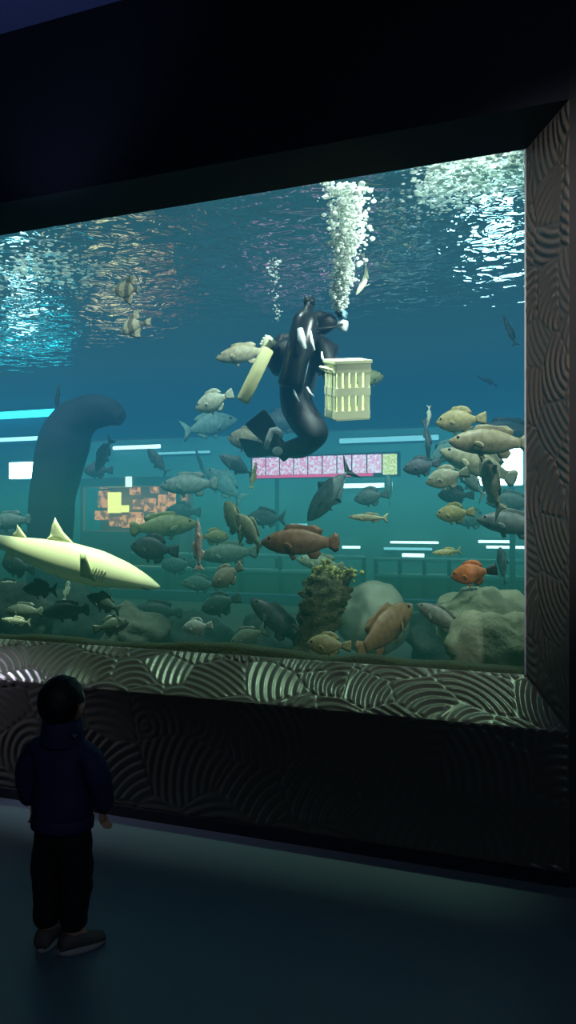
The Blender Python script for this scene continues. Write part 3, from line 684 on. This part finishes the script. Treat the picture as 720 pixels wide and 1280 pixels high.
# ---------------------------------------------------------------- hands
def hand_chains(w, d, side, curl, s=1.0, thumbdir=None):
    """five finger chains from a wrist w along d; side = across the palm towards the thumb; curl axis from d x side"""
    w, d, side = Vector(w), Vector(d).normalized(), Vector(side); side = (side-d*side.dot(d)).normalized(); n = d.cross(side)
    ch = []; palm = w+d*.05*s
    for k, (off, ln) in enumerate(((.028, .07), (.010, .078), (-.009, .073), (-.027, .058))):
        p = w+d*.085*s+side*off*s; dirn = d.copy(); pts = [p-d*.03*s]; rd = [.0095*s]
        for j in range(3):
            dirn = (Matrix.Rotation(curl, 3, side) @ dirn); p = p+dirn*ln*s*(.45, .32, .25)[j] if j else p
            pts.append(p.copy()); rd.append((.0095, .0085, .0075)[j]*s)
        p = p+(Matrix.Rotation(curl, 3, side) @ dirn)*ln*s*.25; pts.append(p); rd.append(.006*s); ch.append((pts, rd))
    p = w+d*.03*s+side*.03*s; td = (d*.6+side*.8).normalized()
    ch.append(([p-side*.012*s, p+td*.03*s, p+td*.052*s+d*.006*s, p+td*.066*s+d*.014*s], [.012*s, .0105*s, .009*s, .007*s]))
    return ch
def hand_mesh(tmp, m, w, d, side, curl, s, parent):
    d = Vector(d).normalized(); side = Vector(side); side = (side-d*side.dot(d)).normalized(); out = []
    for pts, rd in hand_chains(w, d, side, curl, s):
        out.append(skin('f', [(pts, rd)], m, parent, 1))
    b = bmesh.new(); n = d.cross(side); w = Vector(w); rs = []
    for f, hw, ht in ((-.02, .024, .02), (0, .026, .019), (.03, .036, .017), (.065, .04, .015), (.088, .038, .012), (.096, .03, .008)):
        rs.append([w+d*f*s+side*math.cos(2*PI*k/14)*hw*s+n*math.sin(2*PI*k/14)*ht*s for k in range(14)])
    rings(b, rs); out.append(obj('palm', b, m, parent)); return out

# ---------------------------------------------------------------- diver
M_SUIT = mat('black_wetsuit', lin(13, 17, 20), .6, var=.3, scale=9, spec=.5); M_GLOVE = mat('white_glove', lin(224, 226, 200), .6)
M_BCD = mat('vest_black', lin(22, 24, 28), .5); M_CHROME = mat('bright_strip', lin(225, 232, 228), .3, spec=.8); M_FIN = mat('fin_rubber', lin(34, 40, 40), .5)
M_MASKG = mat('mask_glass', lin(150, 190, 200), .1, spec=1)
Yd = 1.6; SD = ppm(380, Yd)
dv = thing('diver', 'diver in black wetsuit crouching in mid water, holding a pale tube and a basket', 'person', at(380, 480, Yd)); dO = dv.location.copy()
def D(px, py, dy=0): return at(px, py, Yd+dy)-dO
pel, waist, chest, neck, head = D(366, 497), D(372, 468), D(380, 437), D(397, 414), D(406, 402)
body = skin('body', [
  ([pel, waist, chest, neck, head, D(410, 390)], [(.14, .15), (.14, .15), (.18, .15), .065, .105, .085]),
  ([chest, D(354, 424, -.05), D(350, 452, -.12), D(340, 430, -.22)], [(.18, .15), .075, .06, .042]),
  ([chest, D(403, 430, -.08), D(411, 455, -.14), D(408, 470, -.20)], [(.18, .15), .078, .055, .040]),
  ([pel, D(372, 512, -.13), D(400, 545, -.16), D(378, 558, -.02), D(352, 562, .06)], [(.14, .15), .125, .092, .078, .05]),
  ([pel, D(368, 512, .12), D(394, 552, .12), D(372, 562, .20), D(346, 562, .30)], [(.14, .15), .12, .09, .076, .05])], M_SUIT, dv, 2, pel)
hl = hand_mesh('hl', M_GLOVE, D(340, 430, -.22), -F_*.8-R_*.4, -R_*.5-U_*.7, .95, 1.15, None)
hr = hand_mesh('hr', M_SUIT, D(408, 470, -.20), D(414, 474, -.32)-D(408, 470, -.20), U_+R_*.2, .8, 1.0, None)
g = hl[0]; join_into(g, hl[1:]); g.name = 'left_glove'; g.parent = dv; g['label'] = 'white glove'
join_into(body, hr)
# vest, cylinder, mask, regulator, fins
b = bmesh.new(); rs = []
for f, w, dpt in ((0, .17, .13), (.2, .215, .17), (.5, .245, .19), (.8, .24, .18), (1, .17, .12)):
    p = waist+(D(382, 425)-waist)*f
    rs.append([p+R_*math.cos(2*PI*k/20)*w+F_*math.sin(2*PI*k/20)*dpt for k in range(20)])
rings(b, rs); obj('buoyancy_vest', b, M_BCD, dv)
b = bmesh.new(); ax = (D(383, 420)-D(366, 492)).normalized(); p0 = D(362, 486, -.22); L = .56
tube(b, [p0-ax*.0, p0+ax*.02, p0+ax*.46, p0+ax*.51, p0+ax*.54, p0+ax*.58], [.06, .088, .088, .06, .03, .028], 16)
cyl = obj('air_cylinder', b, mat('cylinder_black', lin(30, 36, 40), .3, spec=.6), dv)
b = bmesh.new(); box(b, -.03, .03, -.025, .025, 0, .05)
bmesh.ops.translate(b, vec=p0+ax*.56, verts=b.verts[:]); obj('valve', b, M_BCD, cyl)
for (x0, y0, x1, y1, w) in ((375, 411, 381, 436, .028), (388, 414, 393, 438, .012), (402, 440, 406, 455, .009), (366, 484, 374, 502, .009), (384, 484, 392, 496, .009)):
    b = bmesh.new(); dy = -.335 if y0 < 430 else (-.26 if y0 < 470 else -.25); tube(b, [D(x0, y0, dy), D((x0+x1)/2-1, (y0+y1)/2, dy-.012), D(x1, y1, dy)], [w*.7, w, w*.6], 8); obj('highlight_strip', b, M_CHROME, dv)  # suit highlights put in as pale strips
hd = D(408, 396); fdir = (R_*.9-F_*.3-U_*.15).normalized(); fs = fdir.cross(U_).normalized(); fu = fs.cross(fdir)
MM = Matrix((fdir, fs, fu)).transposed().to_4x4(); MM.translation = hd
b = bmesh.new(); box(b, .075, .125, -.075, .075, -.005, .06); bmesh.ops.bevel(b, geom=b.edges[:], offset=.018, segments=3, affect='EDGES')
for v in b.verts: v.co = MM @ v.co
mk = obj('dive_mask', b, M_BCD, dv)
b = bmesh.new(); box(b, .122, .13, -.06, .06, .005, .05)
for v in b.verts: v.co = MM @ v.co
obj('lens', b, M_MASKG, mk)
b = bmesh.new(); tube(b, [(.09, 0, -.045), (.12, 0, -.05), (.155, 0, -.05)], [.025, .04, .034], 14)
for v in b.verts: v.co = MM @ v.co
rg = obj('regulator', b, M_CHROME, dv)
b = bmesh.new(); tube(b, [MM @ Vector((.13, .03, -.05)), MM @ Vector((.1, .16, -.1)), MM @ Vector((-.05, .2, -.14)), p0+ax*.57], .011, 8); obj('hose', b, M_BCD, rg)
for ap, tip, ex in ((D(352, 562, .06), D(334, 540, .0), -.0), (D(346, 562, .30), D(305, 560, .34), 0)):
    d = (tip-ap); L = d.length; d.normalize(); sd = d.cross(F_*.5+U_*.5).normalized(); n = sd.cross(d); L = max(L, .30)
    b = bmesh.new(); rs = []
    for f, w, h in ((-.25, .045, .05), (-.05, .052, .055), (.2, .055, .04), (.35, .075, .016), (.7, .095, .010), (.97, .10, .006), (1.0, .085, .004)):
        rs.append([ap+d*L*f+sd*math.cos(2*PI*k/14)*w+n*math.sin(2*PI*k/14)*h for k in range(14)])
    rings(b, rs); fn = obj('swim_fin', b, M_FIN, dv)
    if L < .32:
        b = bmesh.new(); tube(b, [D(332, 561, -.16), D(336, 548, -.17), D(340, 538, -.17), D(345, 537, -.17), D(352, 542, -.16), D(351, 546, -.15)], [.018, .022, .023, .022, .02, .014], 10)
        e = obj('fin_edge', b, M_CHROME, fn); e['label'] = 'white bent edge of the fin'
        b = bmesh.new(); ball(b, D(347, 564, -.10), .036, 12, 8, (1.1, .8, .9)); obj('fin_buckle', b, M_CHROME, fn)
# pale tube in the left hand
pt0, pt1 = at(335, 436, Yd-.36), at(303, 502, Yd-.42)
b = bmesh.new(); d = pt1-pt0
tube(b, [Vector(), d*.02, d*.97, d], [.035, .042, .044, .038], 18)
o = obj('feeding_tube', b, mat('pale_plastic_tube', lin(222, 220, 160), .5, var=.1)); o.location = pt0; tag(o, 'pale yellow tube held slanting down by the white gloved hand', 'tube')
# feeding basket
M_BASK = mat('basket_plastic', lin(236, 238, 190), .5, var=.08)
bw, bd, bh = .22, .20, .34
bk = thing('feeding_basket', 'pale yellow slatted plastic basket held at the right of the diver', 'basket', at(434, 487, Yd-.42))
bk.rotation_euler = (math.radians(14), math.radians(-5), YAW+math.radians(16))
def slat_panel(ax, sgn):
    b = bmesh.new(); n = 5
    W = bw if ax == 'y' else bd; off = (bd if ax == 'y' else bw)/2*sgn
    def bx(u0, u1, z0, z1, th=.008):
        if ax == 'y': box(b, u0, u1, off-th/2, off+th/2, z0, z1)
        else: box(b, off-th/2, off+th/2, u0, u1, z0, z1)
    bx(-W/2, W/2, bh/2-.06, bh/2, .012); bx(-W/2, W/2, -bh/2, -bh/2+.05)
    for i in range(n):
        u = -W/2+W*(i+.5)/n; bx(u-.013, u+.013, -bh/2+.05, bh/2-.06)
    bx(-W/2, W/2, -.03, .02, .010)
    return b
for ax, sg in (('y', -1), ('y', 1), ('x', -1), ('x', 1)): obj('side_panel', slat_panel(ax, sg), M_BASK, bk, smooth=False)
boxo('bottom_panel', -bw/2, bw/2, -bd/2, bd/2, -bh/2-.008, -bh/2, M_BASK, bk)
b = bmesh.new()
for (x0, x1, y0, y1) in ((-bw/2-.01, bw/2+.01, -bd/2-.012, -bd/2+.006), (-bw/2-.01, bw/2+.01, bd/2-.006, bd/2+.012), (-bw/2-.012, -bw/2+.006, -bd/2, bd/2), (bw/2-.006, bw/2+.012, -bd/2, bd/2)):
    box(b, x0, x1, y0, y1, bh/2-.004, bh/2+.014)
obj('rim', b, M_BASK, bk, smooth=False)
b = bmesh.new(); tube(b, [(-bw/2, -.05, bh/2-.05), (-bw/2-.05, -.045, bh/2-.03), (-bw/2-.05, .045, bh/2-.03), (-bw/2, .05, bh/2-.05)], .010, 8); obj('handle', b, M_BASK, bk)

# ---------------------------------------------------------------- bubbles and froth
m, t, out = nt('bubble'); M_BUB = m
p = t.nodes.new('ShaderNodeBsdfPrincipled'); p.inputs['Base Color'].default_value = (.9, .93, .88, 1); p.inputs['Roughness'].default_value = .2
tl = t.nodes.new('ShaderNodeBsdfTranslucent'); tl.inputs[0].default_value = (.9, .95, .9, 1); ms = t.nodes.new('ShaderNodeMixShader'); lw = t.nodes.new('ShaderNodeTexNoise'); lw.inputs['Scale'].default_value = 6
t.links.new(lw.outputs['Fac'], ms.inputs[0]); t.links.new(p.outputs[0], ms.inputs[1]); t.links.new(tl.outputs[0], ms.inputs[2]); t.links.new(ms.outputs[0], out.inputs[0])
_b = bmesh.new(); bmesh.ops.create_icosphere(_b, subdivisions=2, radius=1)
_b.verts.index_update(); TV = np.array([v.co[:] for v in _b.verts]); TF = np.array([[v.index for v in f.verts] for f in _b.faces]); _b.free()
def cloud(name, items, m):
    V = np.concatenate([TV*np.array(sc)+np.array(p) for p, sc in items]); n = len(TV)
    Fc = np.concatenate([TF+i*n for i in range(len(items))])
    me = bpy.data.meshes.new(name); me.from_pydata(V.tolist(), [], Fc.tolist()); return obj(name, me, m)
def plume(name, path, n, Y, r0, r1, label):
    it = []
    for i in range(n):
        f = random.random()**.9*(len(path)-1.001); j = int(f); f -= j
        x, y, w = [path[j][k]+(path[j+1][k]-path[j][k])*f for k in range(3)]
        px = x+random.gauss(0, .42)*w
        pp = at(px, y, Y+random.gauss(0, .5)*w/170-max(0, 390-y)*.0036)
        if pp.z > WZ-.04: continue
        r = r0+(r1-r0)*random.random()**3; it.append((pp, (r, r, r*random.uniform(.45, .9))))
    return tag(cloud(name, it, M_BUB), label, 'bubbles', kind='stuff')
plume('bubble_plume', [(424, 388, 6), (426, 365, 13), (430, 335, 19), (434, 300, 24), (436, 265, 27), (430, 228, 32)], 2300, 1.5, .004, .021, 'thick white plume of bubbles rising from the diver head to the surface')
plume('bubble_trail', [(347, 402, 5), (345, 375, 8), (344, 350, 11), (342, 322, 12)], 110, 1.6, .003, .014, 'thin trail of bubbles rising over the diver shoulder')
def froth(n, fn, label, r0=.006, r1=.02):
    it = []
    for i in range(n):
        px, py = fn(); p = atz(px, py, WZ-.03)
        if p.y < GY+.08: continue
        r = random.uniform(r0, r1); z = random.uniform(0, .02); a = random.uniform(1, 3)
        it.append((p-Vector((0, 0, z)), (r*a, r*a, r*.4)))
    return tag(cloud('surface_froth', it, M_BUB), label, 'froth', kind='stuff')
def fr1():
    x = random.uniform(535, 668); c = 232-(x-535)*.2
    return x+random.gauss(0, 12), c+random.gauss(0, 17)
def fr2(): return random.gauss(30, 60), random.gauss(338, 16)
froth(1500, fr1, 'bright white froth on the water surface at the upper right', .003, .009)
froth(260, fr2, 'pale froth on the water surface at the upper left', .004, .013)
froth(70, lambda: (random.uniform(455, 528), random.uniform(245, 330)), 'scattered flecks of froth left of the upper right patch', .004, .010)

# ---------------------------------------------------------------- child
M_JAC = mat('navy_jacket', lin(34, 32, 74), .75, var=.15, scale=10, bump=.4, bscale=18); M_PAN = mat('black_trousers', lin(20, 18, 20), .85, bump=.3, bscale=14)
M_HAIR = mat('black_hair', lin(12, 11, 12), .6); M_SKIN = mat('child_skin', lin(190, 140, 115), .55, var=.08); M_SHOE = mat('child_shoe', lin(84, 74, 70), .6); M_SOLE = mat('shoe_sole', lin(150, 150, 150), .7)
ch = thing('child', 'small child in navy jacket standing with back turned, watching the tank', 'person', atz(78, 1186, 0), None)
ch.rotation_euler.z = YAW-math.radians(14)
hz = .885
def mirror(pts, sx): return [(p[0]*sx, p[1], p[2]) for p in pts]
ll = [(0, 0, .44), (-.055, 0, .40), (-.062, .008, .23), (-.062, -.005, .07)]
rl = [(0, 0, .44), (.055, 0, .40), (.052, .005, .23), (.042, -.01, .07)]
body = skin('body', [
  ([(0, 0, .44), (0, 0, .58), (0, -.005, .70), (0, .0, .765), (0, .005, .80), (0, .01, .86)], [(.085, .07), (.08, .065), (.075, .055), .042, .034, .05]),
  ([(0, -.005, .70), (-.085, 0, .725), (-.125, -.01, .625), (-.128, .02, .515)], [(.075, .055), .032, .028, .021]),
  ([(0, -.005, .70), (.085, 0, .725), (.13, -.01, .625), (.14, .03, .515)], [(.075, .055), .032, .028, .021]),
  (ll+[(-.068, .06, .03)], [(.085, .07), .058, .042, .03, .026]), (rl+[(.075, .04, .03)], [(.085, .07), .058, .042, .03, .026])], M_SKIN, ch, 2, (0, 0, .44))
# head with face
b = bmesh.new(); bmesh.ops.create_uvsphere(b, u_segments=32, v_segments=24, radius=1)
for v in b.verts:
    x, y, z = v.co; jaw = max(0, -z); q_ = 1-.24*jaw**1.5
    px_, py_, pz_ = x*.074*q_, y*.086*(1-.12*jaw), z*.098
    if y > .3:
        fr = (y-.3)/.7
        pz2 = z
        py_ += .014*math.exp(-((x/.16)**2+((pz2+.22)/.13)**2))*1.2            # nose
        py_ -= .008*math.exp(-(((abs(x)-.38)/.16)**2+((pz2-.02)/.12)**2))      # eye sockets
        py_ += .005*math.exp(-((x/.28)**2+((pz2+.52)/.07)**2))                 # lips
        py_ += .006*math.exp(-(((abs(x)-.5)/.25)**2+((pz2+.35)/.25)**2))       # cheeks
    v.co = Vector((px_, py_+.006, pz_+hz))
for sg in (1, -1):
    ball(b, (sg*.075, .0, hz-.012), .02, 10, 8, (.35, .75, 1.1))
tmp = obj('h', b, M_SKIN, None)
hands = hand_mesh('a', M_SKIN, (-.128, .022, .515), (-.02, .1, -.9), (0, 1, .1), .25, .62, None)+hand_mesh('b', M_SKIN, (.14, .032, .515), (.05, .12, -.9), (0, 1, .1), -.25, .62, None)
join_into(body, [tmp]+hands)
for sg in (1, -1):
    b = bmesh.new(); ball(b, (sg*.028, .083, hz+.004), .009, 10, 8, (1, .5, .8)); obj('eye', b, M_EYE, ch)
# hair
b = bmesh.new(); bmesh.ops.create_uvsphere(b, u_segments=40, v_segments=28, radius=1)
for v in b.verts:
    x, y, z = v.co; k = 1+.05*noise.noise((x*6, y*6, z*6))
    v.co = Vector((x*.083*k, y*.092*k-.004, z*.094*k+hz+.010))
kill = [v for v in b.verts if (v.co.y > .02 and v.co.z < hz+.045) or v.co.z < hz-.06 or (v.co.y > -.02 and v.co.z < hz-.0)]
bmesh.ops.delete(b, geom=kill, context='VERTS')
obj('hair', b, M_HAIR, ch)
# jacket: torso with raised collar, sleeves, hem band
jk = skin('jacket', [
  ([(0, 0, .425), (0, 0, .53), (0, -.003, .64), (0, -.005, .71), (0, 0, .765), (0, .0, .80)], [(.118, .095), (.125, .10), (.128, .10), (.115, .085), .078, .066]),
  ([(0, -.005, .71), (-.098, 0, .735), (-.142, -.01, .63), (-.140, .02, .50)], [(.115, .085), .056, .049, .038]),
  ([(0, -.005, .71), (.098, 0, .735), (.150, -.01, .63), (.153, .03, .50)], [(.115, .085), .056, .049, .038])], M_JAC, ch, 2, (0, 0, .425))
for v in jk.data.vertices:
    v.co += v.co.normalized()*.006*noise.noise(v.co*22)
b = bmesh.new(); rs = []
for z, k in ((.44, .95), (.445, 1.0), (.478, 1.02), (.486, .97)): rs.append([(math.cos(2*PI*i/28)*.116*k, math.sin(2*PI*i/28)*.093*k, z) for i in range(28)])
rings(b, rs, False); obj('hem_band', b, M_JAC, jk)
b = bmesh.new(); rs = []
for z, k in ((.745, .082), (.78, .078), (.825, .072), (.835, .064), (.79, .056)): rs.append([(math.cos(2*PI*i/24)*k, math.sin(2*PI*i/24)*k*.95, z) for i in range(24)])
rings(b, rs, False); obj('collar', b, M_JAC, jk)
tr = skin('trousers', [
  ([(0, 0, .50), (0, 0, .44)], [(.098, .082), (.10, .085)]),
  ([(0, 0, .44), (-.058, 0, .385), (-.065, .006, .30), (-.063, .006, .22), (-.064, 0, .14), (-.064, -.004, .065)], [(.10, .085), .072, .062, .056, .054, .050]),
  ([(0, 0, .44), (.058, 0, .385), (.055, .004, .30), (.052, .004, .22), (.047, -.002, .14), (.042, -.008, .065)], [(.10, .085), .072, .064, .058, .052, .050])], M_PAN, ch, 2, (0, 0, .44))
for v in tr.data.vertices: v.co += Vector((1, 1, 0))*.006*noise.noise(v.co*26)
for x, y, yaw in ((-.064, .0, math.radians(10)), (.045, -.005, math.radians(-42))):
    b = bmesh.new(); rs = []
    for yy, w, h in ((-.052, .02, .03), (-.045, .032, .055), (-.02, .036, .068), (.01, .037, .066), (.045, .04, .048), (.085, .04, .036), (.11, .03, .03), (.118, .015, .022)):
        rs.append([(math.cos(2*PI*k/16)*w, yy, max(.012, .012+h*(.5+.5*math.sin(2*PI*k/16)))) for k in range(16)])
    rings(b, rs); M = Matrix.Translation((x, y, 0)) @ Matrix.Rotation(yaw, 4, 'Z')
    b.transform(M); sh = obj('shoe', b, M_SHOE, ch)
    b = bmesh.new(); rs = []
    for z, k in ((0, .98), (.012, 1.04), (.02, 1.0)):
        rs.append([(math.sin(2*PI*i/24)*.042*k, .033+math.cos(2*PI*i/24)*.087*k, z) for i in range(24)])
    rings(b, rs); b.transform(M); obj('sole', b, M_SOLE, sh)

# ---------------------------------------------------------------- light
def lamp(kind, name, loc, target, energy, col, **k):
    l = bpy.data.lights.new(name, kind); l.energy = energy; l.color = col
    for a, v in k.items(): setattr(l, a, v)
    o = bpy.data.objects.new(name, l); C.objects.link(o); o.location = loc
    o.rotation_euler = (Vector(target)-Vector(loc)).to_track_quat('-Z', 'Y').to_euler(); return o
lamp('SUN', 'tank_top_fill', (-3, 3, 8), (-3.3, 3.7, 0), 2.2, (.80, 1, .93), angle=.3)  # sun lamp added above the tank as fill, with no skylight built
for x, en in ((-.8, 800), (-2.4, 480), (-4.0, 430), (-5.6, 430)):
    lamp('SPOT', 'tank_spot', (x, .75, 4.1), (x-.5, 2.6, 1.2), en, (.96, 1, .88), spot_size=math.radians(85), spot_blend=.8, shadow_soft_size=.08)
sp_ = at(95, 690, 1.0)
lamp('SPOT', 'shark_spot', (sp_.x+.35, .5, 3.9), sp_, 2200, (1, 1, .68), spot_size=math.radians(26), spot_blend=.6, shadow_soft_size=.05)
dp = at(390, 450, Yd)
lamp('SPOT', 'diver_spot', (dp.x+.3, .45, 4.0), at(420, 480, Yd-.4), 2300, (1, 1, .9), spot_size=math.radians(20), spot_blend=.7, shadow_soft_size=.05)  # added spot that brightens diver and basket, no fixture modelled
lamp('SPOT', 'surface_spot_right', (-.75, 1.0, 4.2), atz(600, 225, WZ), 210, (.68, 1, 1), spot_size=math.radians(60), spot_blend=.8, shadow_soft_size=.06)
fs_ = atz(30, 340, WZ); lamp('SPOT', 'surface_spot_left', fs_+Vector((0, -.2, .8)), fs_, 170, (.85, 1, .88), spot_size=math.radians(95), spot_blend=.9, shadow_soft_size=.06)
pp_ = at(432, 300, 1.3); lamp('SPOT', 'plume_spot', (pp_.x+.5, .45, 4.1), pp_, 500, (.95, 1, .9), spot_size=math.radians(40), spot_blend=.8, shadow_soft_size=.05)  # extra spot put in to whiten the bubble plume
lamp('SPOT', 'side_fill', (.7, .7, 3.3), at(428, 350, 1.35), 900, (.95, 1, .9), spot_size=math.radians(32), spot_blend=.8, shadow_soft_size=.05)  # side lamps added out of view to brighten plume and right cluster
lamp('SPOT', 'side_fill', (.9, .5, 3.0), at(600, 590, 1.4), 130, (1, 1, .88), spot_size=math.radians(60), spot_blend=.8, shadow_soft_size=.05)
# light falling out of the tank on the sill
lamp('AREA', 'sill_lamp', (-3.0, .6, 4.15), (-3.0, .2, .8), 15, (.70, 1, .58), shape='RECTANGLE', size=5.6, size_y=.06, spread=math.radians(17))
# the hall
lamp('AREA', 'hall_fill', (1.4, -5.8, 4.2), (0, -3.5, 0), 46, (.55, .75, 1), shape='RECTANGLE', size=3, size_y=1.5)  # unseen lamp added to raise the dim hall light
lamp('SPOT', 'left_wall_spot', (-4.3, -.30, 1.15), (-3.12, 0, .46), 60, (.80, .76, 1), spot_size=math.radians(38), spot_blend=.9, shadow_soft_size=.05)
lamp('SPOT', 'jamb_spot', (1.2, -3.2, 3.9), (-.2, .1, 2.3), 430, (1, .97, .95), spot_size=math.radians(34), spot_blend=.9, shadow_soft_size=.08)  # spot added in the hall only to brighten the jamb
c_ = atz(50, 5, CEILZ); lamp('SPOT', 'ceiling_wash', (c_.x, c_.y-.6, 2.6), c_, 22, (.5, .66, 1), spot_size=math.radians(70), spot_blend=.9, shadow_soft_size=.1)  # uplight added out of view to tint the ceiling corner
for x in (-9, -6, -3, 0):
    lamp('AREA', 'gallery_fill', (x, TYB+1.7, 3.45), (x, TYB+1.8, 0), 45, (.6, 1, .95), shape='RECTANGLE', size=2.2, size_y=.5)  # lamps added to fill the gallery beyond its tube lights
S.cycles.transparent_max_bounces = 24
w = bpy.data.worlds.new('world'); S.world = w; w.use_nodes = True
w.node_tree.nodes['Background'].inputs[0].default_value = (.02, .06, .09, 1); w.node_tree.nodes['Background'].inputs[1].default_value = .6
